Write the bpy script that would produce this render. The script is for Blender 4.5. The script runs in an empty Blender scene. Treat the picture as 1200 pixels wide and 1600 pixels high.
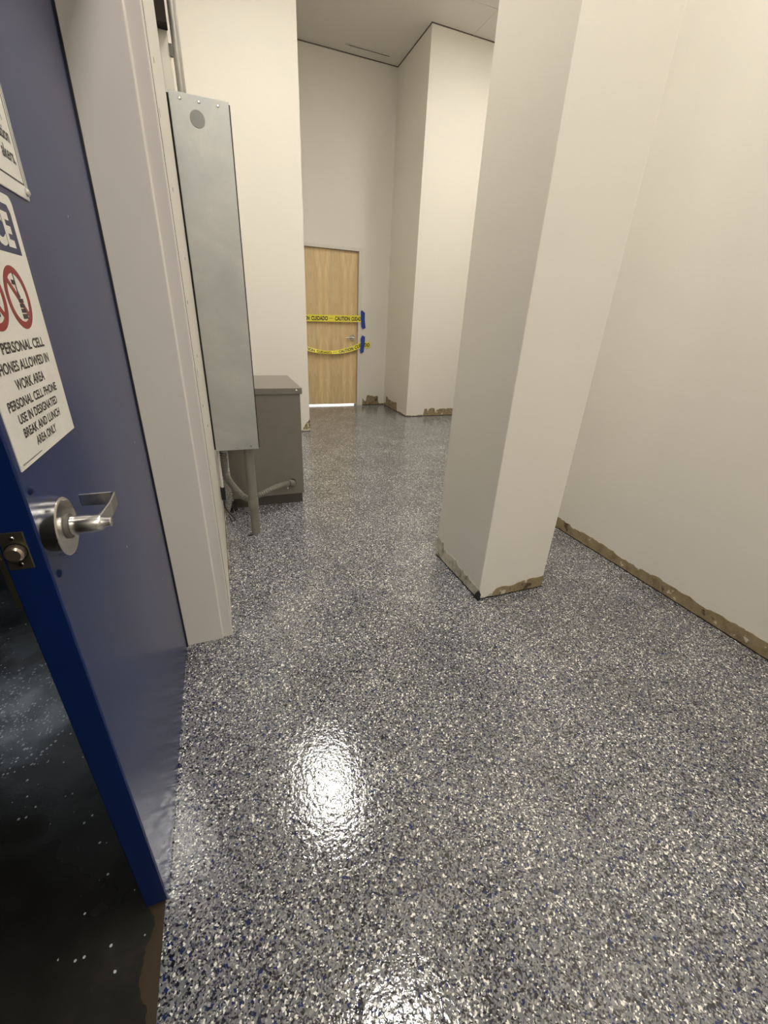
import bpy, bmesh, math, random
from mathutils import Vector, Matrix
random.seed(7)
S = bpy.context.scene
COL = S.collection

# ------------------------------------------------------------------ camera, world, exposure
cam_d = bpy.data.cameras.new('camera'); cam = bpy.data.objects.new('camera', cam_d); COL.objects.link(cam)
cam_d.sensor_fit = 'VERTICAL'; cam_d.sensor_height = 36.0; cam_d.lens = 36.0 * 641.0 / 1600.0
cam_d.clip_start = 0.02
CR = ((0.93458264, 0.11306331, -0.33730103), (-0.35296463, 0.41304099, -0.83953148), (0.04439895, 0.90366688, 0.42592829))
cam.matrix_world = Matrix.Translation((0, 0, 1.28)) @ Matrix(CR).to_4x4()
S.camera = cam
S.view_settings.view_transform = 'Standard'; S.view_settings.look = 'None'
S.view_settings.gamma = 1.0; S.view_settings.use_curve_mapping = False
S.view_settings.exposure = 0.70
W = bpy.data.worlds.new('world'); S.world = W; W.use_nodes = True
W.node_tree.nodes['Background'].inputs['Color'].default_value = (0.9, 0.95, 1.0, 1)     # daylight outside the far door
W.node_tree.nodes['Background'].inputs['Strength'].default_value = 2.2
LIGHT_COL = (1.0, 0.955, 0.87)
LIGHT_W = 20.0         # strength of the troffer diffusers
LIGHT_SPOTS = ((0.72, 3.15), (0.75, 0.71), (0.75, -1.75), (0.75, -4.2), (3.15, 3.9))  # troffers behind the camera are unseen, added as frontal fill
H_CEIL = 4.08

# ------------------------------------------------------------------ node helpers
def new_mat(name):
    m = bpy.data.materials.new(name); m.use_nodes = True
    nt = m.node_tree; b = nt.nodes['Principled BSDF']
    return m, nt, b
def N(nt, t, **kw):
    n = nt.nodes.new(t)
    for k, v in kw.items():
        if k in n.inputs: n.inputs[k].default_value = v
        else: setattr(n, k, v)
    return n
def coords(nt, scale=(1, 1, 1)):
    g = N(nt, 'ShaderNodeNewGeometry'); mp = N(nt, 'ShaderNodeMapping'); mp.inputs['Scale'].default_value = scale
    nt.links.new(g.outputs['Position'], mp.inputs['Vector']); return mp.outputs['Vector']
def ramp(nt, fac, stops, interp='LINEAR'):
    r = N(nt, 'ShaderNodeValToRGB'); cr = r.color_ramp; cr.interpolation = interp
    while len(cr.elements) < len(stops): cr.elements.new(0.5)
    for e, (p, c) in zip(cr.elements, stops):
        e.position = p; e.color = (c[0], c[1], c[2], 1) if not isinstance(c, (int, float)) else (c, c, c, 1)
    nt.links.new(fac, r.inputs['Fac']); return r.outputs['Color']
def mix(nt, fac, a, b, blend='MIX'):
    m = N(nt, 'ShaderNodeMix', data_type='RGBA', blend_type=blend)
    for sock, v in ((m.inputs[0], fac), (m.inputs[6], a), (m.inputs[7], b)):
        if isinstance(v, (tuple, list)): sock.default_value = (v[0], v[1], v[2], 1)
        elif isinstance(v, (int, float)): sock.default_value = v
        else: nt.links.new(v, sock)
    return m.outputs[2]
def noise(nt, vec, scale, detail=2, rough=0.5, out='Fac', dist=0.0):
    n = N(nt, 'ShaderNodeTexNoise'); n.inputs['Scale'].default_value = scale; n.inputs['Detail'].default_value = detail
    n.inputs['Roughness'].default_value = rough; n.inputs['Distortion'].default_value = dist
    nt.links.new(vec, n.inputs['Vector']); return n.outputs[out]
def math_n(nt, op, a, b=0.0):
    m = N(nt, 'ShaderNodeMath', operation=op)
    for i, v in enumerate((a, b)):
        if isinstance(v, (int, float)): m.inputs[i].default_value = v
        else: nt.links.new(v, m.inputs[i])
    return m.outputs[0]
def bump(nt, b, h, strength, dist):
    n = N(nt, 'ShaderNodeBump'); n.inputs['Strength'].default_value = strength; n.inputs['Distance'].default_value = dist
    nt.links.new(h, n.inputs['Height']); nt.links.new(n.outputs['Normal'], b.inputs['Normal']); return n
def plain(name, c, rough=0.5, metal=0.0, spec=0.5):
    m, nt, b = new_mat(name)
    b.inputs['Base Color'].default_value = (*c, 1); b.inputs['Roughness'].default_value = rough; b.inputs['Metallic'].default_value = metal
    b.inputs['Specular IOR Level'].default_value = spec
    v = coords(nt); n = noise(nt, v, 14, 4)
    nt.links.new(mix(nt, n, tuple(x * 0.9 for x in c), tuple(min(1, x * 1.1) for x in c)), b.inputs['Base Color'])
    return m
def paint(name, c, rough=0.55, bs=0.12):
    m, nt, b = new_mat(name)
    v = coords(nt); n = noise(nt, v, 1.3, 4)
    nt.links.new(mix(nt, n, tuple(x * 0.965 for x in c), tuple(min(1, x * 1.03) for x in c)), b.inputs['Base Color'])
    b.inputs['Roughness'].default_value = rough; b.inputs['Specular IOR Level'].default_value = 0.35
    bump(nt, b, noise(nt, v, 220, 3), bs, 0.0012); return m

# ------------------------------------------------------------------ materials
M = {}
M['wall'] = paint('wall_paint', (0.84, 0.805, 0.735))
M['frame'] = paint('frame_paint', (0.77, 0.725, 0.685), 0.4, 0.06)
M['offwhite'] = paint('offwhite_trim', (0.76, 0.73, 0.66), 0.45, 0.08)
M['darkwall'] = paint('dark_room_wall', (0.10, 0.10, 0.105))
M['gap'] = plain('dark_gap', (0.025, 0.022, 0.02), 0.9)

def mat_ceiling():
    m, nt, b = new_mat('ceiling_board'); v = coords(nt)
    n = noise(nt, v, 120, 3)
    nt.links.new(mix(nt, n, (0.70, 0.67, 0.62), (0.76, 0.73, 0.67)), b.inputs['Base Color'])
    b.inputs['Roughness'].default_value = 0.9; bump(nt, b, n, 0.15, 0.002); return m
M['ceiling'] = mat_ceiling()

def mat_floor():
    m, nt, b = new_mat('flake_epoxy'); v = coords(nt)
    # warp so that the chips are ragged
    wn = noise(nt, v, 260, 2, out='Color')
    w1 = N(nt, 'ShaderNodeVectorMath', operation='SUBTRACT'); nt.links.new(wn, w1.inputs[0]); w1.inputs[1].default_value = (0.5, 0.5, 0.5)
    w2 = N(nt, 'ShaderNodeVectorMath', operation='SCALE'); nt.links.new(w1.outputs[0], w2.inputs[0]); w2.inputs['Scale'].default_value = 0.005
    w3 = N(nt, 'ShaderNodeVectorMath', operation='ADD'); nt.links.new(v, w3.inputs[0]); nt.links.new(w2.outputs[0], w3.inputs[1])
    def chips(scale, seed):
        mp = N(nt, 'ShaderNodeMapping'); mp.inputs['Location'].default_value = (seed, seed * 2, 0); mp.inputs['Scale'].default_value = (1, 1, 0)
        nt.links.new(w3.outputs[0], mp.inputs['Vector'])
        vo = N(nt, 'ShaderNodeTexVoronoi', voronoi_dimensions='2D', feature='F1'); vo.inputs['Scale'].default_value = scale
        nt.links.new(mp.outputs[0], vo.inputs['Vector'])
        sp = N(nt, 'ShaderNodeSeparateColor'); nt.links.new(vo.outputs['Color'], sp.inputs[0]); return sp
    big = noise(nt, v, 3.2, 3)
    c1 = chips(310, 0.0); c2 = chips(180, 3.7)
    f1 = math_n(nt, 'ADD', c1.outputs[0], math_n(nt, 'MULTIPLY', math_n(nt, 'SUBTRACT', big, 0.5), 0.25))
    fine = ramp(nt, f1, [(0.0, (0.020, 0.021, 0.028)), (0.15, (0.028, 0.034, 0.085)), (0.21, (0.085, 0.088, 0.105)), (0.36, (0.17, 0.175, 0.19)),
                         (0.60, (0.255, 0.262, 0.275)), (0.79, (0.31, 0.295, 0.26)), (0.85, (0.42, 0.42, 0.41)), (0.935, (0.92, 0.92, 0.88))], 'CONSTANT')
    f2 = math_n(nt, 'ADD', c2.outputs[0], math_n(nt, 'MULTIPLY', math_n(nt, 'SUBTRACT', big, 0.5), 0.35))
    coarse = ramp(nt, f2, [(0.0, (0.015, 0.015, 0.022)), (0.25, (0.020, 0.030, 0.12)), (0.38, (0.19, 0.195, 0.215)), (0.76, (0.90, 0.89, 0.85)), (0.87, (0.28, 0.285, 0.295))], 'CONSTANT')
    sel = math_n(nt, 'GREATER_THAN', c2.outputs[1], 0.80)
    nt.links.new(mix(nt, sel, fine, coarse), b.inputs['Base Color'])
    b.inputs['Roughness'].default_value = 0.035
    b.inputs['IOR'].default_value = 1.74
    h1 = noise(nt, v, 60, 2, 0.5); h2 = noise(nt, v, 140, 2, 0.5)
    h = math_n(nt, 'ADD', h1, math_n(nt, 'MULTIPLY', h2, 0.40))
    bump(nt, b, h, 1.0, 0.0009); return m
M['floor'] = mat_floor()

def mat_dark_floor():
    m, nt, b = new_mat('dark_wet_concrete'); v = coords(nt)
    n = noise(nt, v, 2.2, 5, 0.6, dist=0.6)
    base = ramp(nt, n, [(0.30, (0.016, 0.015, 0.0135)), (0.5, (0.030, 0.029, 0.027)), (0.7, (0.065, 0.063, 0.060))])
    # dusty brown lane along the coating's edge
    sx = N(nt, 'ShaderNodeSeparateXYZ'); nt.links.new(v, sx.inputs[0])
    edge = math_n(nt, 'GREATER_THAN', math_n(nt, 'ADD', sx.outputs[0], math_n(nt, 'MULTIPLY', noise(nt, v, 13, 3), 0.07)), -0.258)
    base = mix(nt, math_n(nt, 'MULTIPLY', edge, 0.8), base, (0.075, 0.055, 0.036))
    # scattered pale flakes, and a denser patch that paints in a specular sparkle
    vo = N(nt, 'ShaderNodeTexVoronoi', voronoi_dimensions='2D'); vo.inputs['Scale'].default_value = 60; nt.links.new(v, vo.inputs['Vector'])
    sp = N(nt, 'ShaderNodeSeparateColor'); nt.links.new(vo.outputs['Color'], sp.inputs[0])
    fl = math_n(nt, 'MULTIPLY', math_n(nt, 'LESS_THAN', vo.outputs['Distance'], math_n(nt, 'MULTIPLY', sp.outputs[1], 0.24)), math_n(nt, 'GREATER_THAN', sp.outputs[0], 0.95))
    ds = N(nt, 'ShaderNodeVectorMath', operation='DISTANCE'); nt.links.new(v, ds.inputs[0]); ds.inputs[1].default_value = (-0.80, 1.33, 0)
    vo2 = N(nt, 'ShaderNodeTexVoronoi', voronoi_dimensions='2D'); vo2.inputs['Scale'].default_value = 110; nt.links.new(v, vo2.inputs['Vector'])
    sp2 = N(nt, 'ShaderNodeSeparateColor'); nt.links.new(vo2.outputs['Color'], sp2.inputs[0])
    dens = math_n(nt, 'ADD', math_n(nt, 'MULTIPLY', ds.outputs['Value'], 1.6), math_n(nt, 'MULTIPLY', noise(nt, v, 9, 3), 0.9))
    flake_sparkle = math_n(nt, 'MULTIPLY', math_n(nt, 'GREATER_THAN', sp2.outputs[0], dens), math_n(nt, 'LESS_THAN', vo2.outputs['Distance'], math_n(nt, 'MULTIPLY', sp2.outputs[1], 0.5)))
    fl = math_n(nt, 'MAXIMUM', fl, flake_sparkle)
    nt.links.new(mix(nt, fl, base, (0.72, 0.75, 0.82)), b.inputs['Base Color'])
    nt.links.new(ramp(nt, noise(nt, v, 3, 4), [(0.35, 0.10), (0.7, 0.42)]), b.inputs['Roughness'])
    h = math_n(nt, 'ADD', noise(nt, v, 7, 2), math_n(nt, 'MULTIPLY', noise(nt, v, 120, 2), 0.10))
    bump(nt, b, h, 0.35, 0.006); return m
M['dark_floor'] = mat_dark_floor()

def mat_blue():
    m, nt, b = new_mat('blue_door_paint'); v = coords(nt)
    n = noise(nt, v, 5, 5)
    c = mix(nt, n, (0.005, 0.020, 0.105), (0.007, 0.025, 0.125))
    vo = N(nt, 'ShaderNodeTexVoronoi'); vo.inputs['Scale'].default_value = 9; nt.links.new(v, vo.inputs['Vector'])
    sp = N(nt, 'ShaderNodeSeparateColor'); nt.links.new(vo.outputs['Color'], sp.inputs[0])
    chip = math_n(nt, 'MULTIPLY', math_n(nt, 'LESS_THAN', vo.outputs['Distance'], 0.028), math_n(nt, 'GREATER_THAN', sp.outputs[0], 0.55))
    nt.links.new(mix(nt, chip, c, (0.6, 0.62, 0.68)), b.inputs['Base Color'])
    b.inputs['Roughness'].default_value = 0.25; b.inputs['Specular IOR Level'].default_value = 0.42
    bump(nt, b, noise(nt, v, 160, 3), 0.10, 0.001); return m
M['blue'] = mat_blue()

def mat_wood():
    m, nt, b = new_mat('maple_veneer'); v = coords(nt, (1, 1, 1))
    sx = N(nt, 'ShaderNodeSeparateXYZ'); nt.links.new(v, sx.inputs[0])
    # five book-matched leaves: fold x so that the figure mirrors at each seam
    pp = math_n(nt, 'PINGPONG', math_n(nt, 'SUBTRACT', sx.outputs[0], 1.14), 0.182)
    cb = N(nt, 'ShaderNodeCombineXYZ'); nt.links.new(math_n(nt, 'MULTIPLY', pp, 9.0), cb.inputs[0]); nt.links.new(sx.outputs[1], cb.inputs[1])
    nt.links.new(math_n(nt, 'MULTIPLY', sx.outputs[2], 1.5), cb.inputs[2])
    n1 = noise(nt, cb.outputs[0], 2.3, 5, 0.62, dist=1.1)
    cb2 = N(nt, 'ShaderNodeCombineXYZ'); nt.links.new(math_n(nt, 'MULTIPLY', pp, 120.0), cb2.inputs[0]); nt.links.new(math_n(nt, 'MULTIPLY', sx.outputs[2], 4), cb2.inputs[2])
    n2 = noise(nt, cb2.outputs[0], 1.0, 3)
    c = ramp(nt, n1, [(0.28, (0.62, 0.44, 0.215)), (0.5, (0.74, 0.555, 0.295)), (0.72, (0.84, 0.67, 0.40))])
    lane = ramp(nt, pp, [(0.0, 1.0), (0.05, 1.12), (0.09, 1.0)])
    c = mix(nt, 0.22, c, mix(nt, n2, (0.62, 0.45, 0.23), (0.86, 0.70, 0.45)))
    c = mix(nt, 1.0, c, lane, 'MULTIPLY')
    nt.links.new(c, b.inputs['Base Color']); b.inputs['Roughness'].default_value = 0.45; return m
M['wood'] = mat_wood()

def mat_galv():
    m, nt, b = new_mat('galvanised_sheet'); v = coords(nt)
    n = noise(nt, v, 4.5, 5, 0.6, dist=0.4); f = noise(nt, v, 28, 3)
    c = ramp(nt, n, [(0.30, (0.43, 0.45, 0.455)), (0.5, (0.51, 0.515, 0.505)), (0.70, (0.60, 0.595, 0.57))])
    c = mix(nt, math_n(nt, 'MULTIPLY', f, 0.35), c, (0.42, 0.44, 0.45))
    nt.links.new(c, b.inputs['Base Color']); b.inputs['Metallic'].default_value = 0.55
    nt.links.new(ramp(nt, n, [(0.3, 0.36), (0.7, 0.5)]), b.inputs['Roughness']); return m
M['galv'] = mat_galv()
M['galv_dark'] = plain('dull_galvanised', (0.14, 0.13, 0.12), 0.55, 0.3)
M['pipe'] = plain('grey_conduit', (0.40, 0.385, 0.355), 0.42, 0.55)
M['pipe_paint'] = plain('painted_pipe', (0.215, 0.205, 0.175), 0.5)
M['cab'] = plain('taupe_enamel', (0.215, 0.195, 0.165), 0.42)
M['cab_dark'] = plain('taupe_plinth', (0.075, 0.068, 0.055), 0.5)
M['steel'] = plain('satin_steel', (0.62, 0.60, 0.57), 0.24, 1.0)
M['bolt_blue'] = plain('dark_blue_bolt', (0.003, 0.008, 0.045), 0.5, 0.0, 0.2)
M['bright'] = plain('bright_screw', (0.75, 0.74, 0.70), 0.25, 1.0)
M['brass'] = plain('tarnished_brass', (0.17, 0.155, 0.115), 0.36, 0.85)
M['bolt'] = plain('worn_nickel', (0.42, 0.36, 0.29), 0.3, 0.9)
M['black'] = plain('black_rubber_and_gap_shade', (0.012, 0.012, 0.012), 0.5)
M['brown'] = plain('dark_brown_box', (0.022, 0.016, 0.011), 0.7, 0.0, 0.25)
M['plug'] = plain('grey_plug', (0.27, 0.275, 0.265), 0.45, 0.2)
M['sign'] = plain('sign_white', (0.80, 0.78, 0.735), 0.35)
M['navy'] = plain('sign_navy', (0.022, 0.03, 0.10), 0.35)
M['red'] = plain('sign_red', (0.27, 0.016, 0.02), 0.35)
M['ink'] = plain('sign_ink', (0.025, 0.022, 0.022), 0.4)
M['acrylic'] = plain('sign_edge', (0.50, 0.50, 0.50), 0.2)
M['yellow'] = plain('caution_yellow', (0.95, 0.84, 0.10), 0.35)
M['bluetape'] = plain('painters_tape', (0.02, 0.06, 0.32), 0.6)
M['white_bit'] = plain('white_chip', (0.8, 0.79, 0.75), 0.5)

def mat_scar(name, white, h):
    """bare strip where the cove base was torn off: brown glue, paint crumbs, dark seam at the floor"""
    m, nt, b = new_mat(name); v = coords(nt)
    n = noise(nt, v, 22, 5, 0.65); f = noise(nt, v, 90, 3)
    c = ramp(nt, n, [(0.28, (0.17, 0.115, 0.052)), (0.46, (0.30, 0.235, 0.135)), (0.7, (0.40, 0.325, 0.205))])
    c = mix(nt, math_n(nt, 'MULTIPLY', f, 0.4), c, (0.25, 0.19, 0.105))
    chips = ramp(nt, noise(nt, v, 17, 4, 0.55), [(white, 0.0), (white + 0.02, 1.0)])
    c = mix(nt, chips, c, (0.62, 0.58, 0.48))
    rust = ramp(nt, noise(nt, v, 11, 4, 0.6), [(0.60, 0.0), (0.66, 1.0)])
    c = mix(nt, math_n(nt, 'MULTIPLY', rust, 0.85), c, (0.055, 0.026, 0.012))
    sx = N(nt, 'ShaderNodeSeparateXYZ'); nt.links.new(v, sx.inputs[0])
    seam = math_n(nt, 'LESS_THAN', math_n(nt, 'ADD', sx.outputs[2], math_n(nt, 'MULTIPLY', n, 0.012)), 0.0135)
    c = mix(nt, seam, c, (0.018, 0.013, 0.010))
    nt.links.new(c, b.inputs['Base Color']); b.inputs['Roughness'].default_value = 0.8
    bump(nt, b, n, 0.5, 0.004); return m
M['scar'] = mat_scar('torn_base_strip', 0.63, 0.08)
M['scar_pale'] = mat_scar('torn_base_strip_pale', 0.50, 0.08)

def mat_smudge():
    m, nt, b = new_mat('smudged_plaster'); v = coords(nt)
    n = noise(nt, v, 16, 5, 0.65)
    c = ramp(nt, n, [(0.36, (0.30, 0.28, 0.20)), (0.46, (0.56, 0.54, 0.45)), (0.60, (0.72, 0.69, 0.61))])
    sx = N(nt, 'ShaderNodeSeparateXYZ'); nt.links.new(v, sx.inputs[0])
    seam = math_n(nt, 'LESS_THAN', math_n(nt, 'ADD', sx.outputs[2], math_n(nt, 'MULTIPLY', n, 0.012)), 0.015)
    nt.links.new(mix(nt, seam, c, (0.018, 0.013, 0.010)), b.inputs['Base Color']); b.inputs['Roughness'].default_value = 0.8
    bump(nt, b, n, 0.4, 0.003); return m
M['smudge'] = mat_smudge()

def mat_light():
    m, nt, b = new_mat('troffer_diffuser')
    e = N(nt, 'ShaderNodeEmission'); e.inputs['Color'].default_value = (*LIGHT_COL, 1); e.inputs['Strength'].default_value = LIGHT_W
    nt.links.new(e.outputs[0], nt.nodes['Material Output'].inputs[0]); return m
M['diffuser'] = mat_light()
def mat_cool():
    m, nt, b = new_mat('cool_diffuser')
    e = N(nt, 'ShaderNodeEmission'); e.inputs['Color'].default_value = (0.80, 0.90, 1.0, 1); e.inputs['Strength'].default_value = 9.0
    nt.links.new(e.outputs[0], nt.nodes['Material Output'].inputs[0]); return m
M['cool'] = mat_cool()

# ------------------------------------------------------------------ mesh helpers
def box(bm, x0, x1, y0, y1, z0, z1):
    vs = [bm.verts.new(p) for p in ((x0, y0, z0), (x1, y0, z0), (x1, y1, z0), (x0, y1, z0), (x0, y0, z1), (x1, y0, z1), (x1, y1, z1), (x0, y1, z1))]
    for f in ((0, 3, 2, 1), (4, 5, 6, 7), (0, 1, 5, 4), (1, 2, 6, 5), (2, 3, 7, 6), (3, 0, 4, 7)):
        bm.faces.new([vs[i] for i in f])
    return vs
def frame_of(d):
    d = Vector(d).normalized(); a = Vector((0, 0, 1)) if abs(d.z) < 0.9 else Vector((1, 0, 0))
    u = d.cross(a).normalized(); return d, u, d.cross(u)
def tube(bm, pts, r, n=16, cap=True, radii=None):
    pts = [Vector(p) for p in pts]; rings = []; u = None
    for i, p in enumerate(pts):
        d = (pts[min(i + 1, len(pts) - 1)] - pts[max(i - 1, 0)]).normalized()
        if u is None: _, u, _ = frame_of(d)
        u = (u - d * u.dot(d)).normalized(); w = d.cross(u); rr = radii[i] if radii else r
        rings.append([bm.verts.new(p + rr * (math.cos(2 * math.pi * k / n) * u + math.sin(2 * math.pi * k / n) * w)) for k in range(n)])
    for a, b in zip(rings, rings[1:]):
        for k in range(n): bm.faces.new((a[k], a[(k + 1) % n], b[(k + 1) % n], b[k]))
    if cap: bm.faces.new(rings[0][::-1]); bm.faces.new(rings[-1])
def cyl(bm, p, d, r, L, n=32): 
    d = Vector(d).normalized(); p = Vector(p); tube(bm, [p, p + d * L], r, n)
def prism(bm, poly, O, U, V, Nn, t):
    """polygon poly in the plane O+uU+vV, thickened by t along Nn"""
    O, U, V, Nn = map(Vector, (O, U, V, Nn))
    a = [bm.verts.new(O + U * p[0] + V * p[1]) for p in poly]; b = [bm.verts.new(O + U * p[0] + V * p[1] + Nn * t) for p in poly]
    n = len(poly)
    bm.faces.new(a[::-1]); bm.faces.new(b)
    for i in range(n): bm.faces.new((a[i], a[(i + 1) % n], b[(i + 1) % n], b[i]))
def ring(bm, O, U, V, Nn, r0, r1, t, n=64):
    O, U, V, Nn = map(Vector, (O, U, V, Nn)); q = []
    for k in range(n):
        a = 2 * math.pi * k / n; d = U * math.cos(a) + V * math.sin(a)
        q.append([bm.verts.new(O + d * r0), bm.verts.new(O + d * r1), bm.verts.new(O + d * r1 + Nn * t), bm.verts.new(O + d * r0 + Nn * t)])
    for k in range(n):
        a, b = q[k], q[(k + 1) % n]
        for i in range(4): bm.faces.new((a[i], a[(i + 1) % 4], b[(i + 1) % 4], b[i]))
def obj(name, bm, mat, parent=None, bevel=0.0, smooth=False, seg=2):
    bmesh.ops.recalc_face_normals(bm, faces=bm.faces)
    me = bpy.data.meshes.new(name); bm.to_mesh(me); bm.free(); me.materials.append(mat)
    o = bpy.data.objects.new(name, me); COL.objects.link(o)
    if smooth:
        for p in me.polygons: p.use_smooth = True
        md = o.modifiers.new('split', 'EDGE_SPLIT'); md.split_angle = math.radians(40)
    if bevel:
        md = o.modifiers.new('bevel', 'BEVEL'); md.width = bevel; md.segments = seg; md.limit_method = 'ANGLE'; md.angle_limit = math.radians(40)
    if parent is not None:
        o.parent = parent; o.matrix_parent_inverse = parent.matrix_world.inverted()
    return o
def BM(): return bmesh.new()
def boxes(*bs):
    bm = BM()
    for b in bs: box(bm, *b)
    return bm
def struct(name, bm, mat, label=None, parent=None, **kw):
    o = obj(name, bm, mat, parent, **kw)
    if parent is None:
        o['kind'] = 'structure'
        if label: o['label'] = label
    return o
def tag(o, label, cat, group=None):
    o['label'] = label; o['category'] = cat
    if group: o['group'] = group
    return o
def thing(name, label, cat, loc, group=None):
    o = bpy.data.objects.new(name, None); COL.objects.link(o); o.location = loc; o.empty_display_size = 0.05
    bpy.context.view_layer.update()
    return tag(o, label, cat, group)
def text_bm(s, width, cap, align='CENTER', bold=0.0, fit_all=True):
    """flat lettering as a mesh in the xy plane, baseline at y=0: width in metres, cap height in metres"""
    cu = bpy.data.curves.new('t', 'FONT'); cu.body = s; cu.size = 1.0; cu.offset = bold; cu.resolution_u = 4
    o = bpy.data.objects.new('t', cu); COL.objects.link(o); bpy.context.view_layer.update()
    me = bpy.data.meshes.new_from_object(o.evaluated_get(bpy.context.evaluated_depsgraph_get()))
    bpy.data.objects.remove(o); bpy.data.curves.remove(cu)
    bm = BM(); bm.from_mesh(me); bpy.data.meshes.remove(me)
    xs = [v.co.x for v in bm.verts]; x0, x1 = min(xs), max(xs); sy = cap / 0.73
    sx = width / (x1 - x0); sh = {'CENTER': -width / 2, 'LEFT': 0, 'RIGHT': -width}[align]
    for v in bm.verts: v.co = Vector(((v.co.x - x0) * sx + sh, v.co.y * sy, 0))
    return bm
def place(bm, fn):
    for v in bm.verts: v.co = Vector(fn(v.co.x, v.co.y))
    return bm

# ------------------------------------------------------------------ the setting
ZT = H_CEIL + 0.02
struct('floor', boxes((-0.262, 4.4, -6.2, 9.0, -0.08, 0.0)), M['floor'], 'glossy grey, navy and white flake epoxy floor')
struct('adjoining_floor', boxes((-4.6, -0.262, -3.2, 6.7, -0.08, -0.001)), M['dark_floor'], 'dark wet concrete floor beyond the blue door')
struct('ceiling', boxes((-4.6, 4.4, -6.2, 6.7, H_CEIL, H_CEIL + 0.1)), M['ceiling'], 'off-white ceiling high above the passage')
wl = struct('wall_left', boxes((-0.264, -0.0745, 1.555, 4.95, 0, ZT), (-0.264, -0.0745, -0.35, 1.555, 2.20, ZT), (-0.264, -0.0745, -6.1, -0.35, 0, ZT)), M['wall'], 'off-white wall carrying the galvanised trough')
struct('wall_back', boxes((-0.264, 0.955, 4.92, 6.62, 0, ZT)), M['wall'], 'bright off-white wall behind the grey cabinet')
DX0, DX1, DZ = 1.09, 2.062, 2.146
struct('wall_far', boxes((0.95, DX0, 6.42, 6.58, 0, ZT), (DX1, 2.50, 6.42, 6.58, 0, ZT), (DX0, DX1, 6.42, 6.58, DZ, ZT)), M['wall'], 'wall around the maple door')
struct('wall_recess', boxes((2.478, 4.35, 5.49, 6.62, 0, ZT)), M['wall'], 'projecting off-white wall beside the far door')
struct('wall_right', boxes((2.105, 2.25, -6.1, 2.7, 0, ZT), (2.25, 4.35, 2.6, 2.7, 0, ZT)), M['wall'], 'off-white wall with a torn base strip')
struct('wall_side', boxes((4.2, 4.35, 2.65, 5.6, 0, ZT)), M['wall'])
struct('wall_behind', boxes((-0.2, 2.2, -6.2, -6.05, 0, ZT)), M['wall'])
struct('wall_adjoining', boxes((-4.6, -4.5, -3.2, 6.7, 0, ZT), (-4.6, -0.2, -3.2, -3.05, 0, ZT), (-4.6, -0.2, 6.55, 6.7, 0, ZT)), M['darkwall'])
CX0, CX1, CY0, CY1 = 1.106, 1.506, 1.408, 1.876
struct('column', boxes((CX0, CX1, CY0, CY1, 0, ZT)), M['wall'], 'square off-white column with a scuffed base in the passage', bevel=0.004)
# dark shadow joint where the walls meet the ceiling, and the tile bars
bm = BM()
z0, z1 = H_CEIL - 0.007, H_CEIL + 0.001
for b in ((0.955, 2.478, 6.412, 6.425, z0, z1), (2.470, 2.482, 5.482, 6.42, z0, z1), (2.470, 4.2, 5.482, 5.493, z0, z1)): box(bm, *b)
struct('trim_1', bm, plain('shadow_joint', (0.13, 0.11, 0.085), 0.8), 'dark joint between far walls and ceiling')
bm = BM()
for b in ((2.965, 2.977, 2.7, 5.48, z0 + 0.003, z1), (2.3, 4.2, 5.03, 5.042, z0 + 0.003, z1), (3.575, 3.587, 2.7, 5.48, z0 + 0.003, z1), (2.3, 4.2, 3.81, 3.822, z0 + 0.003, z1)): box(bm, *b)
struct('trim_2', bm, M['ceiling'], 'ceiling tile bars')
struct('trim_9', boxes((-0.270, -0.2505, 1.4992, 1.5079, 0.0, 2.15)), M['black'], 'black strip painted as the shade in the hinge gap of the blue door')  # near-black strip stands for the shade inside the open hinge gap
v = thing('slot_diffuser', 'thin dark slot vent in the ceiling above the maple door', 'vent', (2.06, 6.25, H_CEIL))
obj('slot_opening', boxes((1.80, 2.30, 6.245, 6.262, H_CEIL - 0.004, H_CEIL + 0.002)), M['gap'], v)
obj('slot_lip', boxes((1.76, 2.32, 6.262, 6.275, H_CEIL - 0.006, H_CEIL + 0.002), (1.76, 2.32, 6.232, 6.245, H_CEIL - 0.006, H_CEIL + 0.002)), M['ceiling'], v)

# steel door frame at the end of the left wall: jamb with two rabbets and a stop
bm = BM()
prof = [(-0.268, 1.556), (-0.268, 1.512), (-0.250, 1.508), (-0.112, 1.508), (-0.112, 1.516), (-0.0735, 1.516), (-0.0735, 1.556)]
prism(bm, prof, (0, 0, 0.0), (1, 0, 0), (0, 1, 0), (0, 0, 1), 2.20)
struct('trim_3', bm, M['frame'], 'grey-white steel door frame beside the blue door', bevel=0.003)
bm = BM(); box(bm, -0.268, -0.0735, -0.35, 1.52, 2.155, 2.20); box(bm, -0.268, -0.0735, -0.40, -0.345, 0, 2.2)
struct('trim_4', bm, M['frame'], 'head and far jamb of the steel door frame')
# wall's plaster edge bead: proud strip with a dark crack and nail holes
bm = BM(); box(bm, -0.0745, -0.0715, 1.562, 2.36, 0.16, 4.0)
struct('trim_5', bm, M['offwhite'], 'cracked plaster strip between door frame and trough')
bm = BM(); box(bm, -0.0745, -0.0730, 1.5562, 1.5618, 0.0, 4.0)
for yy, zz in ((1.66, 1.30), (1.72, 0.95), (1.75, 1.62), (1.90, 0.83), (1.82, 1.12), (1.7, 1.9), (1.95, 1.45)): cyl(bm, (-0.0745, yy, zz), (1, 0, 0), 0.006, 0.0036, 10)
for yy, zz, hh in ((1.66, 1.06, 0.03), (1.6, 1.75, 0.02), (1.63, 0.74, 0.018)): box(bm, -0.0745, -0.0711, yy, yy + 0.006, zz, zz + hh)
struct('trim_6', bm, M['gap'], 'dark crack and nail holes along the plaster strip')

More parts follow.
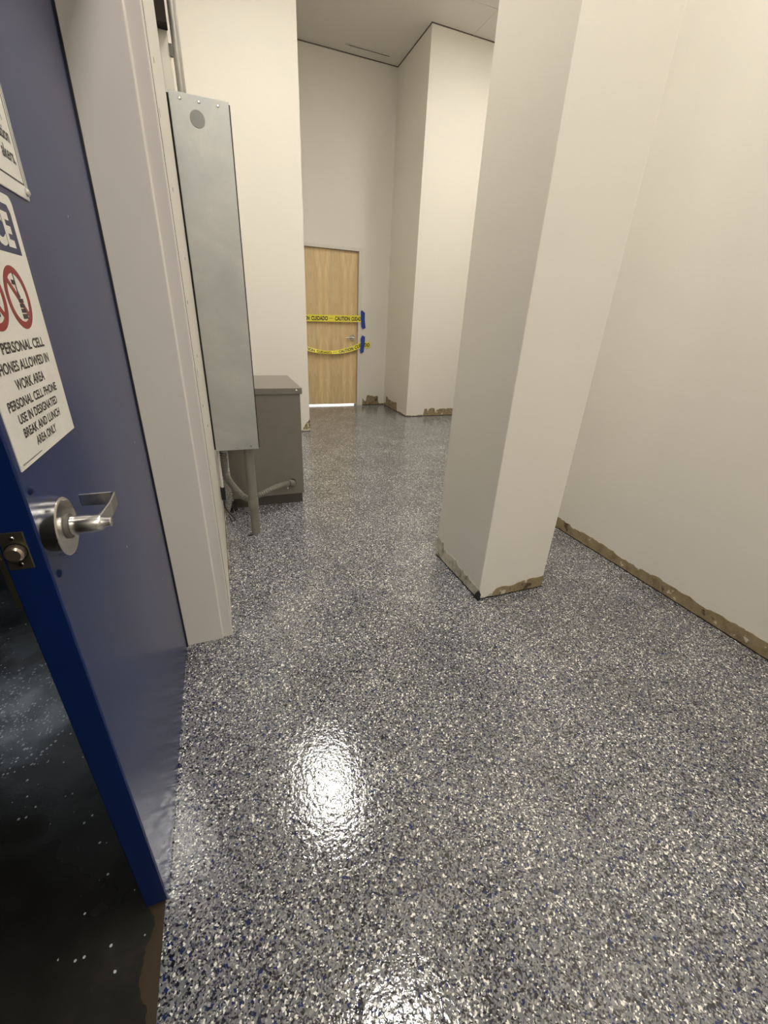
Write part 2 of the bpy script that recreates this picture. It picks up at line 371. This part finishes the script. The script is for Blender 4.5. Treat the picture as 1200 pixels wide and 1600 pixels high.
# torn base strips: ragged-topped scars where the cove base came off
def scar(name, segs, mat, label, thick=0.0035):
    """segs: (P0, P1, outward normal, [(t, height)...]) each a ragged prism standing on the floor"""
    bm = BM()
    for P0, P1, nn, hs, jag in segs:
        P0, P1 = Vector((*P0, 0)), Vector((*P1, 0)); L = (P1 - P0).length; U = (P1 - P0).normalized()
        n = max(6, int(L / 0.018)); top = []
        for i in range(n + 1):
            t = i / n
            for (ta, ha), (tb, hb) in zip(hs, hs[1:]):
                if ta <= t <= tb: h = ha + (hb - ha) * (t - ta) / max(1e-6, tb - ta); break
            step = random.uniform(-1, 1) if i % 5 == 0 or i == 0 else step
            top.append((t * L, max(0.008, h + jag * (1.1 * step + random.uniform(-0.8, 0.8)))))
        for (a, ha), (b, hb) in zip(top, top[1:]):
            prism(bm, [(a, 0.0005), (b, 0.0005), (b, hb), (a, ha)], P0, U, (0, 0, 1), (*nn, 0), thick)
    bmesh.ops.remove_doubles(bm, verts=bm.verts, dist=1e-5)
    return struct(name, bm, mat, label)
scar('baseboard_right', [((2.105, 2.65), (2.105, -0.6), (-1, 0), [(0, .075), (.2, .076), (.25, .07), (.36, .07), (.43, .062), (.44, .075), (.5, .075), (.505, .067), (.53, .062), (.58, .082), (.7, .08), (1, .08)], 0.0055)], M['scar'], 'ragged brown scar along the foot of the right wall')
scar('baseboard_column', [((CX0 + 0.085, CY0), (CX1, CY0), (0, -1), [(0, .022), (.05, .048), (.3, .05), (.55, .062), (1, .074)], 0.004)], M['scar'], 'brown scar on the front foot of the column')
scar('baseboard_column', [((CX0, CY0), (CX0 + 0.085, CY0), (0, -1), [(0, .03), (.4, .018), (1, .022)], 0.006), ((CX0, CY1), (CX0, CY0), (-1, 0), [(0, .11), (.3, .10), (.6, .075), (.85, .05), (1, .055)], 0.02)], M['smudge'], 'smudged foot of the column', 0.0012)
bm = BM()
for P in ((CX0 - 0.0045, CY0 - 0.0045),):
    prism(bm, [(-0.004, 0.0), (0.016, 0.0), (0.011, 0.02), (0.014, 0.034), (0.005, 0.05), (0.001, 0.064), (-0.003, 0.05)], (P[0], P[1], 0), (1, 0, 0), (0, 0, 1), (0, -1, 0), 0.002)
    prism(bm, [(0.0, 0.0), (0.055, 0.0), (0.03, 0.012), (0.024, 0.03), (0.012, 0.05), (0.004, 0.062)], (P[0], P[1], 0), (0, 1, 0), (0, 0, 1), (-1, 0, 0), 0.002)
struct('trim_7', bm, M['black'], 'black broken corner at the foot of the column')
scar('baseboard_far', [((DX1 + 0.045, 6.42), (2.478, 6.42), (0, -1), [(0, .10), (.12, .06), (.17, .05), (.171, .145), (.3, .15), (.72, .14), (.74, .03), (1, .02)], 0.008),
                       ((2.478, 6.40), (2.478, 5.49), (-1, 0), [(0, .03), (.08, .04), (.1, .16), (.25, .12), (.4, .13), (.58, .12), (.62, .02), (1, .02)], 0.010),
                       ((2.478, 5.49), (4.2, 5.49), (0, -1), [(0, .018), (.16, .012), (.165, .10), (.19, .11), (.195, .03), (.205, .09), (.235, .12), (.265, .11), (.275, .04), (.28, .095), (.4, .105), (1, .10)], 0.006)], M['scar'], 'ragged brown scars along the feet of the far walls')
scar('baseboard_back', [((0.50, 4.92), (0.955, 4.92), (0, -1), [(0, .02), (.6, .018), (.80, .02), (.82, .05), (.9, .10), (1, .14)], 0.006), ((0.955, 4.92), (0.955, 5.3), (1, 0), [(0, .12), (.1, .06), (1, .05)], 0.006)], M['scar_pale'], 'rusty broken corner at the foot of the back wall')
scar('baseboard_left', [((-0.0715, 4.9), (-0.0715, 1.95), (1, 0), [(0, .02), (.85, .02), (1, .015)], 0.004)], M['scar_pale'], 'narrow torn strip along the foot of the left wall')

# ------------------------------------------------------------------ maple door at the far end
bm = BM()
box(bm, 1.14, 2.010, 6.455, 6.498, 0.022, 2.106)
d2 = struct('door_2', bm, M['wood'], 'closed maple veneer door crossed by yellow caution tape')
d2['category'] = 'door'
bm = BM()
for b in ((2.014, 2.062, 6.408, 6.56, 0, 2.146), (1.088, 1.136, 6.408, 6.56, 0, 2.146), (1.136, 2.014, 6.408, 6.56, 2.110, 2.146),
          (1.998, 2.014, 6.500, 6.53, 0, 2.11), (1.136, 1.152, 6.500, 6.53, 0, 2.11), (1.136, 2.014, 6.500, 6.53, 2.094, 2.11)): box(bm, *b)
struct('trim_8', bm, M['offwhite'], 'painted steel frame of the maple door', bevel=0.003)
bm = BM(); ring_c = (1.938, 6.455, 1.000)
cyl(bm, ring_c, (0, -1, 0), 0.040, 0.014)
hs = obj('door_lever', bm, M['steel'], d2, smooth=True)
bm = BM(); tube(bm, [(1.938, 6.445, 1.0), (1.938, 6.405, 1.0)], 0.013)
tube(bm, [(1.948, 6.405, 1.0), (1.90, 6.402, 1.0), (1.865, 6.405, 0.998), (1.832, 6.412, 0.994)], 0.01, 12, radii=[0.013, 0.0115, 0.010, 0.009])
obj('lever', bm, M['steel'], hs, smooth=True)

# caution tape: function ribbons
def ribbon(fn, x0, x1, h, n, t=0.0006):
    bm = BM(); rows = []
    for i in range(n + 1):
        x = x0 + (x1 - x0) * i / n
        a = [fn(x, -h / 2), fn(x, h / 2)]; rows.append([bm.verts.new(p) for p in (a[0], a[1], (a[1][0], a[1][1] + t, a[1][2]), (a[0][0], a[0][1] + t, a[0][2]))])
    for p, q in zip(rows, rows[1:]):
        for k in range(4): bm.faces.new((p[k], p[(k + 1) % 4], q[(k + 1) % 4], q[k]))
    bm.faces.new(rows[0]); bm.faces.new(rows[-1][::-1]); return bm
YT = 6.400
def f_up(x, v): return (x, YT, 1.243 + (x - 1.27) * 0.024 + v)
def f_lo(x, v):
    t = (x - 1.10) / (2.06 - 1.10); sag = -0.105 * 4 * t * (1 - t) if t < 1 else 0.02 * (t - 1)
    tw = 0.45 + 0.55 * min(1, abs(t - 0.45) / 0.55)                 # the slack middle folds back
    tilt = 0.030 * (1 - tw)
    return (x, YT - 0.002 + v * (1 - tw) * 1.1 - tilt * 0.2, 0.896 + sag + 0.015 * (t - .5) + v * tw)
def tape(label, fn, x0, x1, words, h, cap):
    o = tag(obj('caution_tape', ribbon(fn, x0, x1, h, 60), M['yellow']), label, 'tape', 'yellow caution tapes across the maple door')
    for s, a, b in words:
        bmt = text_bm(s, b - a, cap, 'LEFT', 0.035)
        bmesh.ops.subdivide_edges(bmt, edges=[e for e in bmt.edges if e.calc_length() > 0.03], cuts=2)
        place(bmt, lambda x, y, a=a: (lambda p: (p[0], p[1] - 0.0008, p[2]))(fn(a + x, y - cap / 2)))
        obj('lettering', bmt, M['ink'], o)
    for a, b in [(w[0], w[1]) for w in DASH[label]]:
        bb = BM(); n = 6
        for k in range(n):
            xa, xb = a + (b - a) * k / n, a + (b - a) * (k + 1) / n
            bb.faces.new([bb.verts.new((lambda p: (p[0], p[1] - 0.0008, p[2]))(fn(*q))) for q in ((xa, -.004), (xb - .004, -.004), (xb - .004, .005), (xa, .005))])
        obj('printed_dash', bb, M['ink'], o)
    return o
L_UP = 'taut upper strip of yellow CAUTION CUIDADO tape across the maple door'
L_LO = 'sagging lower strip of yellow CAUTION CUIDADO tape under the door lever'
DASH = {L_UP: [(1.575, 1.632)], L_LO: [(1.622, 1.690)]}
tape(L_UP, f_up, 1.10, 2.085, [('CAUTION', 1.055 + 0.05, 1.288), ('CUIDADO', 1.312, 1.552), ('CAUTION', 1.658, 1.882), ('CUIDADO', 1.908, 2.08)], 0.088, 0.052)
tape(L_LO, f_lo, 1.10, 2.205, [('CAUTION', 1.105, 1.350), ('CUIDADO', 1.378, 1.600), ('CAUTION', 1.712, 1.938), ('CUIDADO', 1.962, 2.195)], 0.080, 0.050)
bm = BM(); prism(bm, [(2.046, 1.36), (2.066, 1.378), (2.112, 1.345), (2.112, 1.25), (2.128, 1.14), (2.082, 1.122), (2.060, 1.16), (2.050, 1.26)], (0, YT - 0.0016, 0), (1, 0, 0), (0, 0, 1), (0, -1, 0), 0.0008)
tag(obj('painters_tape', bm, M['bluetape']), 'blue masking tape piece holding the upper caution tape to the wall', 'tape', 'blue masking tape pieces')
bm = BM(); prism(bm, [(2.075, 1.038), (2.120, 1.022), (2.120, 0.93), (2.102, 0.80), (2.052, 0.782), (2.044, 0.83), (2.058, 0.90), (2.050, 0.985)], (0, YT - 0.0040, 0), (1, 0, 0), (0, 0, 1), (0, -1, 0), 0.0008)
tag(obj('painters_tape', bm, M['bluetape']), 'blue masking tape piece pinning the lower caution tape by its loose end', 'tape', 'blue masking tape pieces')

# ------------------------------------------------------------------ blue door
XF = -0.2545                                     # face towards the passage
YL = 0.621                                       # latch edge
d1 = struct('door_1', boxes((-0.3020, XF, YL, 1.499, 0.006, 2.146)), M['blue'], 'blue painted steel door with two safety signs and a lever', bevel=0.0025)
d1['category'] = 'door'
hd = bpy.data.objects.new('lever_handle', None); COL.objects.link(hd); hd.location = (XF, 0.666, 0.982); bpy.context.view_layer.update()
hd.parent = d1; hd.matrix_parent_inverse = d1.matrix_world.inverted()
bm = BM(); c0 = Vector((XF, 0.666, 0.982)); n = 64
tube(bm, [c0, c0 + Vector((0.0185, 0, 0)), c0 + Vector((0.0200, 0, 0)), c0 + Vector((0.0203, 0, 0))], 0.04, n, radii=[0.0435, 0.0435, 0.0420, 0.040])
obj('rose', bm, M['steel'], hd, smooth=True)
bm = BM(); tube(bm, [c0 + Vector((0.0203, 0, 0)), c0 + Vector((0.024, 0, 0))], 0.0185, 40); obj('collar', bm, M['galv_dark'], hd, smooth=True)
bm = BM(); tube(bm, [c0 + Vector((0.023, 0, 0)), c0 + Vector((0.026, 0, 0)), c0 + Vector((0.060, 0, 0)), c0 + Vector((0.0635, 0, 0))], 0.014, 40, radii=[0.0142, 0.0148, 0.0128, 0.0115])
obj('shank', bm, M['steel'], hd, smooth=True)
bm = BM(); tube(bm, [c0 + Vector((0.0625, 0, 0)), c0 + Vector((0.068, 0, 0)), c0 + Vector((0.0745, 0, 0)), c0 + Vector((0.076, 0, 0))], 0.007, 28, radii=[0.0085, 0.0075, 0.0072, 0.0055])
obj('push_button', bm, M['bright'], hd, smooth=True)
bm = BM()
# flat blade leaving the shank towards the hinges and turning back to the door
outer = [(0.0635, 0.002), (0.0670, 0.055), (0.066, 0.096), (0.062, 0.100), (0.012, 0.102)]
inner = [(0.0590, 0.004), (0.0630, 0.055), (0.062, 0.093), (0.060, 0.0965), (0.012, 0.099)]
zh = [0.0120, 0.0115, 0.0115, 0.0115, 0.0105]
rws = []
for (xo, yo), (xi, yi), hz in zip(outer, inner, zh):
    rws.append([bm.verts.new(c0 + Vector(p)) for p in ((xo, yo, -hz), (xo, yo, hz), (xi, yi, hz), (xi, yi, -hz))])
for p, q in zip(rws, rws[1:]):
    for k in range(4): bm.faces.new((p[k], p[(k + 1) % 4], q[(k + 1) % 4], q[k]))
bm.faces.new(rws[0]); bm.faces.new(rws[-1][::-1])
obj('lever', bm, M['steel'], hd, bevel=0.0012)
# faceplate and latch in the edge
fp = obj('latch_plate', boxes((-0.2985, -0.2700, YL - 0.0015, YL + 0.002, 0.9445, 1.0015)), M['brass'], d1, bevel=0.001)
bm = BM(); prof = []
for k in range(17):
    a = math.pi * k / 16; prof.append((0.0085 * math.cos(a), 0.006 + 0.0075 * math.sin(a)))
prof = [(0.0085, -0.012)] + prof + [(-0.0085, -0.012)]
tube(bm, [(-0.2840, YL - 0.001, 0.9725), (-0.2840, YL - 0.010, 0.9725), (-0.2840, YL - 0.0125, 0.9725)], 0.0105, 32, radii=[0.0115, 0.0112, 0.0085])
obj('latch_bolt', bm, M['bolt'], fp, smooth=True)
bm = BM(); ring(bm, (-0.2840, YL - 0.0015, 0.9725), (1, 0, 0), (0, 0, 1), (0, -1, 0), 0.0118, 0.0135, 0.0008, 40); obj('latch_collar', bm, M['black'], fp)
for zz in (0.9925, 0.9525):
    bm = BM(); tube(bm, [(-0.2840, YL - 0.001, zz), (-0.2840, YL - 0.0028, zz)], 0.0035, 20, radii=[0.0036, 0.0026]); obj('screw', bm, M['bright'], fp, smooth=True)
bm = BM(); box(bm, -0.3110, -0.3020, YL + 0.004, YL + 0.020, 0.88, 1.03); tube(bm, [(-0.3065, YL + 0.004, 0.962), (-0.3065, YL + 0.002, 0.962)], 0.0025, 12)
obj('edge_guard', bm, M['brass'], d1, bevel=0.001)
for yy, zz in ((0.641, 1.050), (0.642, 0.918)):
    bm = BM(); tube(bm, [(XF, yy, zz), (XF + 0.0012, yy, zz), (XF + 0.003, yy, zz)], 0.006, 20, radii=[0.0065, 0.006, 0.0035]); obj('through_bolt', bm, M['bolt_blue'], d1, smooth=True)

def on_door(z, yy, dx): return lambda x, y: (XF + dx, yy + x, z + y)
# acrylic sign above (only its right end is in the photo)
s1 = thing('acrylic_sign', 'framed white notice screwed to the blue door above the cell phone sign', 'sign', (XF, 0.79, 1.53))
obj('panel', boxes((XF, XF + 0.003, 0.640, 0.958, 1.424, 1.655)), M['sign'], s1, bevel=0.0012)
bm = boxes((XF + 0.003, XF + 0.0034, 0.646, 0.9475, 1.4425, 1.4445), (XF + 0.003, XF + 0.0034, 0.9462, 0.9475, 1.4445, 1.645), (XF + 0.003, XF + 0.0034, 0.646, 0.9475, 1.645, 1.6465))
obj('border_line', bm, M['ink'], s1)
obj('edge_strip', boxes((XF + 0.003, XF + 0.0042, 0.953, 0.958, 1.440, 1.655)), M['acrylic'], s1, bevel=0.0008)
for s_, w_, z_, y_ in (('ration', 0.045, 1.4905, 0.934), ('akers.', 0.048, 1.4660, 0.936), ('A', 0.010, 1.5145, 0.924)):
    obj('lettering', place(text_bm(s_, w_, 0.0175, 'RIGHT', 0.02), on_door(z_, y_, 0.0033)), M['ink'], s1)
bm = BM(); tube(bm, [(XF + 0.003, 0.948, 1.4345), (XF + 0.0055, 0.948, 1.4345), (XF + 0.0075, 0.948, 1.4345)], 0.0055, 24, radii=[0.006, 0.0058, 0.0035]); obj('screw', bm, M['bright'], s1, smooth=True)

# cell phone notice
s2 = thing('cell_phone_sign', 'white NOTICE sign with red prohibition circles stuck on the blue door', 'sign', (XF, 0.752, 1.245))
Y0, Y1, Z0, Z1 = 0.634, 0.874, 1.079, 1.414
bm = BM(); poly = []
for cx, cy, a0 in ((Y1 - .012, Z1 - .012, 0), (Y0 + .012, Z1 - .012, 90)):
    for k in range(7): a = math.radians(a0 + 15 * k); poly.append((cx + .012 * math.cos(a), cy + .012 * math.sin(a)))
poly += [(Y0, Z0), (Y1, Z0)]
prism(bm, poly, (XF, 0, 0), (0, 1, 0), (0, 0, 1), (1, 0, 0), 0.0012)
obj('panel', bm, M['sign'], s2)
bm = BM(); prism(bm, [(Y0 + .012, 1.340), (Y1 - .017, 1.340), (Y1 - .017, 1.392), (Y1 - .024, 1.401), (Y0 + .020, 1.401), (Y0 + .012, 1.392)], (XF + 0.0012, 0, 0), (0, 1, 0), (0, 0, 1), (1, 0, 0), 0.0002)
hb = obj('header_band', bm, M['navy'], s2)
obj('header_lettering', place(text_bm('NOTICE', 0.186, 0.041, 'CENTER', 0.042), on_door(1.350, 0.7485, 0.0017)), M['sign'], hb)
for cy in (0.795, 0.709):
    cz = 1.2835
    bm = BM(); dx = XF + 0.0012
    ring(bm, (dx, cy, cz), (0, 1, 0), (0, 0, 1), (1, 0, 0), 0.0305, 0.040, 0.00035)
    a = math.radians(135); U = (0, math.cos(a), math.sin(a)); V = (0, -math.sin(a), math.cos(a))
    prism(bm, [(-0.034, -0.004), (0.034, -0.004), (0.034, 0.004), (-0.034, 0.004)], (dx, cy, cz), U, V, (1, 0, 0), 0.0003)
    pr = obj('prohibition_ring', bm, M['red'], s2)
    bm = BM()
    P = lambda pts, t=0.0005: prism(bm, [(1.25 * a_ - 0.001, 1.05 * b_) for a_, b_ in pts], (dx, cy, cz), (0, 1, 0), (0, 0, 1), (1, 0, 0), t)
    if cy > 0.75:
        # handset: body with a keypad of gaps, thin aerial
        P([(-0.001, -0.0255), (0.0125, -0.0255), (0.0125, -0.0195), (-0.001, -0.0195)])
        for r in range(3):
            for k in range(3): x = -0.001 + 0.0046 * k; P([(x, -0.018 + .0062 * r), (x + .0038, -0.018 + .0062 * r), (x + .0038, -0.0132 + .0062 * r), (x, -0.0132 + .0062 * r)])
        P([(-0.001, 0.0005), (0.007, 0.0005), (0.0035, 0.010), (0.0025, 0.010)])
        P([(0.002, 0.009), (0.0035, 0.009), (0.0035, 0.030), (0.002, 0.030)])
        P([(-0.006, 0.016), (0.003, 0.0155), (0.003, 0.021), (-0.006, 0.0215)])
    else:
        P([(-0.012, -0.022), (0.008, -0.022), (0.010, 0.004), (-0.010, 0.004)]); P([(0.004, 0.004), (0.007, 0.004), (0.007, 0.022), (0.004, 0.022)])
    obj('phone_symbol', bm, M['ink'], pr)
for s, z, w, cap, yc in (('NO PERSONAL CELL', 1.2175, 0.194, 0.0135, .7455), ('PHONES ALLOWED IN', 1.1945, 0.192, 0.0135, .7485), ('WORK AREA', 1.1718, 0.108, 0.0135, .750), ('PERSONAL CELL PHONE', 1.1510, 0.188, 0.0122, .7480),
                     ('USE IN DESIGNATED', 1.1320, 0.156, 0.0122, .7505), ('BREAK AND LUNCH', 1.1135, 0.150, 0.0122, .7500), ('AREA ONLY', 1.0950, 0.084, 0.0122, .7480)):
    obj('lettering', place(text_bm(s, w, cap, 'CENTER', 0.026), on_door(z, yc, 0.0015)), M['ink'], s2)
bb = BM()
for k in range(26):
    a = 0.643 + 0.0027 * k; bb.faces.new([bb.verts.new((XF + 0.0015, y, z)) for y, z in ((a, 1.0845), (a + .0019, 1.0845), (a + .0019, 1.0858), (a, 1.0858))])
obj('fine_print', bb, M['ink'], s2)

# ------------------------------------------------------------------ galvanised trough on the left wall
t = thing('wiring_trough', 'tall grey galvanised wiring trough mounted beside the door frame', 'electrical box', (0.05, 2.45, 0.573))
obj('body', boxes((-0.0738, 0.1700, 2.392, 2.530, 0.577, 2.066)), M['gap'], t, bevel=0.002)  # near-black body colour paints the shade in the gaps beside the cover
obj('cover', boxes((-0.0645, 0.1645, 2.380, 2.393, 0.573, 2.071)), M['galv'], t, bevel=0.0025)
bm = BM(); cyl(bm, (0.035, 2.3805, 1.995), (0, -1, 0), 0.029, 0.003, 40); obj('knockout_plug', bm, M['plug'], t, smooth=True)
for x, z in ((-0.024, 2.051), (0.048, 2.051), (0.121, 2.051), (0.045, 0.590), (0.122, 0.592)):
    bm = BM(); tube(bm, [(x, 2.381, z), (x, 2.378, z), (x, 2.3755, z)], 0.006, 20, radii=[0.0065, 0.006, 0.0035]); obj('screw', bm, M['bright'], t, smooth=True)
# riser conduit on top, strut channel and brown box behind it
rc = thing('riser_conduit', 'thin steel conduit rising from the top of the wiring trough to the ceiling', 'pipe', (-0.012, 2.45, 2.066))
bm = BM(); tube(bm, [(-0.012, 2.45, 2.066), (-0.012, 2.45, H_CEIL)], 0.0165, 24); obj('pipe', bm, M['pipe'], rc, smooth=True)
bm = BM(); tube(bm, [(-0.012, 2.45, 2.0665), (-0.012, 2.45, 2.082)], 0.0205, 8); obj('lock_nut', bm, M['galv_dark'], rc)
st = thing('strut_channel', 'pale strut channel on the wall behind the riser conduit', 'bracket', (-0.055, 2.46, 2.066))
bm = BM(); prism(bm, [(0, 0), (0.034, 0), (0.034, 0.012), (0.028, 0.012), (0.028, 0.005), (0.006, 0.005), (0.006, 0.041), (0.034, 0.041), (0.034, 0.046), (0, 0.046)], (-0.0735, 2.448, 2.066), (1, 0, 0), (0, 1, 0), (0, 0, 1), H_CEIL - 2.066 - 0.001)
obj('channel', bm, M['offwhite'], st)
obj('clamp', boxes((-0.041, -0.029, 2.440, 2.452, 2.195, 2.232)), M['galv_dark'], st)
jb = tag(obj('junction_box', boxes((-0.0735, -0.036, 2.392, 2.446, 2.268, 2.62)), M['brown'], bevel=0.003), 'dark brown box on the wall above the wiring trough', 'electrical box')

# ------------------------------------------------------------------ grey transformer cabinet with its conduits
c = thing('transformer_cabinet', 'taupe steel transformer cabinet standing against the left wall', 'cabinet', (0.23, 3.17, 0))
obj('plinth', boxes((0.0, 0.484, 2.867, 3.46, 0.0, 0.078)), M['cab_dark'], c, bevel=0.003)
obj('housing', boxes((-0.008, 0.495, 2.857, 3.47, 0.072, 0.800)), M['cab'], c, bevel=0.004)
obj('lid', boxes((-0.016, 0.508, 2.847, 3.482, 0.795, 0.835)), M['cab'], c, bevel=0.003)
for x, z in ((0.47, 0.819), (0.04, 0.819)):
    bm = BM(); tube(bm, [(x, 2.848, z), (x, 2.844, z), (x, 2.842, z)], 0.006, 20, radii=[0.007, 0.0065, 0.004]); obj('screw', bm, M['bright'], c, smooth=True)
obj('warning_label', boxes((0.052, 0.078, 2.8562, 2.857, 0.435, 0.455)), M['white_bit'], c)
bm = BM(); tube(bm, [(0.410, 2.858, 0.163), (0.410, 2.845, 0.163)], 0.030, 24, radii=[0.030, 0.028]); obj('knockout_hub', bm, M['cab_dark'], c, smooth=True)
def bez(pts, n):
    out = []
    P = [Vector(p) for p in pts]
    for i in range(len(P) - 1):
        p0 = P[max(i - 1, 0)]; p1 = P[i]; p2 = P[i + 1]; p3 = P[min(i + 2, len(P) - 1)]
        for k in range(n):
            s = k / n; out.append(0.5 * ((2 * p1) + (p2 - p0) * s + (2 * p0 - 5 * p1 + 4 * p2 - p3) * s * s + (3 * p1 - p0 - 3 * p2 + p3) * s ** 3))
    out.append(P[-1]); return out
fc = thing('flexible_conduit', 'ribbed flexible conduit looping from the trough to the cabinet', 'pipe', (0.1, 2.6, 0.06))
path = bez([(-0.030, 2.475, 0.575), (-0.032, 2.485, 0.48), (-0.032, 2.50, 0.39), (0.008, 2.545, 0.285), (0.074, 2.575, 0.192), (0.143, 2.60, 0.190), (0.25, 2.675, 0.200), (0.33, 2.745, 0.196), (0.372, 2.785, 0.187)], 48)
bm = BM(); tube(bm, path, 0.02, 14, radii=[0.0180 + 0.0032 * math.sin(i * 1.05) for i in range(len(path))]); obj('ribbed_hose', bm, M['pipe_paint'], fc, smooth=True)
bm = BM(); tube(bm, bez([(0.360, 2.774, 0.190), (0.385, 2.797, 0.185), (0.402, 2.815, 0.175), (0.409, 2.829, 0.166), (0.410, 2.842, 0.163)], 6), 0.0225, 20); obj('elbow_fitting', bm, M['pipe_paint'], fc, smooth=True)
bm = BM(); ring(bm, (0.366, 2.779, 0.189), (0.69, -0.72, 0), (0.15, 0.15, 0.97), (0.72, 0.69, -0.2), 0.018, 0.027, 0.008, 24); obj('gland_ring', bm, M['galv_dark'], fc)
bm = BM(); tube(bm, [(0.368, 2.779, 0.212), (0.370, 2.775, 0.232)], 0.0035, 10); obj('clamp_screw', bm, M['bright'], fc)
bm = BM(); tube(bm, [(0.368, 2.776, 0.166), (0.366, 2.770, 0.150)], 0.0035, 10); obj('clamp_screw', bm, M['bright'], fc)
bm = BM(); tube(bm, [(-0.030, 2.475, 0.575), (-0.030, 2.4755, 0.548), (-0.030, 2.476, 0.540)], 0.026, 20, radii=[0.026, 0.026, 0.023]); obj('connector', bm, M['pipe'], fc, smooth=True)
sc = thing('floor_conduit', 'straight grey conduit running from the trough bottom into the floor', 'pipe', (0.108, 2.45, 0))
bm = BM(); tube(bm, [(0.108, 2.45, 0.0), (0.108, 2.45, 0.577)], 0.028, 28); obj('pipe', bm, M['pipe_paint'], sc, smooth=True)
bm = BM(); tube(bm, [(0.108, 2.45, 0.18), (0.108, 2.45, 0.183), (0.108, 2.45, 0.235), (0.108, 2.45, 0.238)], 0.027, 28, radii=[0.0285, 0.0305, 0.0305, 0.0285]); obj('coupling', bm, M['pipe_paint'], sc, smooth=True)
bm = BM(); box(bm, 0.055, 0.085, 2.412, 2.424, 0.0, 0.006); obj('floor_gap', bm, M['black'], sc)
tc = thing('thin_conduit', 'pale thin conduit under the trough close to the wall', 'pipe', (-0.058, 2.47, 0.25))
bm = BM(); tube(bm, [(-0.058, 2.44, 0.577), (-0.058, 2.44, 0.33)], 0.008, 14); obj('pipe', bm, M['offwhite'], tc, smooth=True)
bm = BM(); box(bm, -0.071, -0.046, 2.43, 2.455, 0.255, 0.335); obj('box_connector', bm, M['black'], tc, bevel=0.003)
bm = BM(); tube(bm, bez([(-0.060, 2.44, 0.27), (-0.058, 2.45, 0.20), (-0.03, 2.50, 0.12), (-0.01, 2.56, 0.06), (-0.03, 2.64, 0.012), (-0.045, 2.74, 0.0045)], 10), 0.0035, 10)
tag(obj('black_cable', bm, M['black'], smooth=True), 'thin black cable curving down beside the cabinet foot', 'cable')
bm = BM()
for k, (a, b) in enumerate((((-0.035, 2.79), (0.01, 2.83)), ((0.0, 2.80), (-0.022, 2.86)), ((-0.02, 2.78), (0.0, 2.84)))):
    tube(bm, bez([(a[0], a[1], 0.006), ((a[0] + b[0]) / 2, (a[1] + b[1]) / 2, 0.05 + 0.012 * k), (b[0], b[1], 0.006)], 8), 0.006, 8)
tag(obj('rubber_scrap', bm, M['black'], smooth=True), 'black crumpled rubber scrap by the cabinet corner', 'scrap')

# ------------------------------------------------------------------ ceiling lights (above the frame; those behind the camera are added fill) 
proto = None
for x, y in LIGHT_SPOTS:
    if proto is None:
        proto = thing('ceiling_light', 'recessed rectangular troffer light in the ceiling', 'light', (x, y, H_CEIL), 'ceiling lights')
        bm = BM(); hx, hy = 0.23, 0.48
        for b in ((-hx, hx, -hy, -hy + .03, -.012, 0.0), (-hx, hx, hy - .03, hy, -.012, 0.0), (-hx, -hx + .03, -hy + .03, hy - .03, -.012, 0.0), (hx - .03, hx, -hy + .03, hy - .03, -.012, 0.0)): box(bm, *b)
        fr = obj('frame', bm, M['ceiling']); fr.parent = proto
        di = obj('diffuser', boxes((-hx + .03, hx - .03, -hy + .03, hy - .03, -.008, -.002)), M['diffuser']); di.parent = proto
    else:
        o = proto.copy(); o.location = (x, y, H_CEIL); COL.objects.link(o)
        for ch in (fr, di): d = ch.copy(); COL.objects.link(d); d.parent = o
cl = thing('strip_light', 'cool fluorescent strip light on the ceiling of the dark adjoining room', 'light', (-2.9, 5.4, H_CEIL))
o = obj('housing', boxes((-0.75, 0.75, -0.10, 0.10, -0.06, 0.0)), M['galv_dark']); o.parent = cl
o = obj('tube_cover', boxes((-0.72, 0.72, -0.08, 0.08, -0.10, -0.06)), M['cool']); o.parent = cl
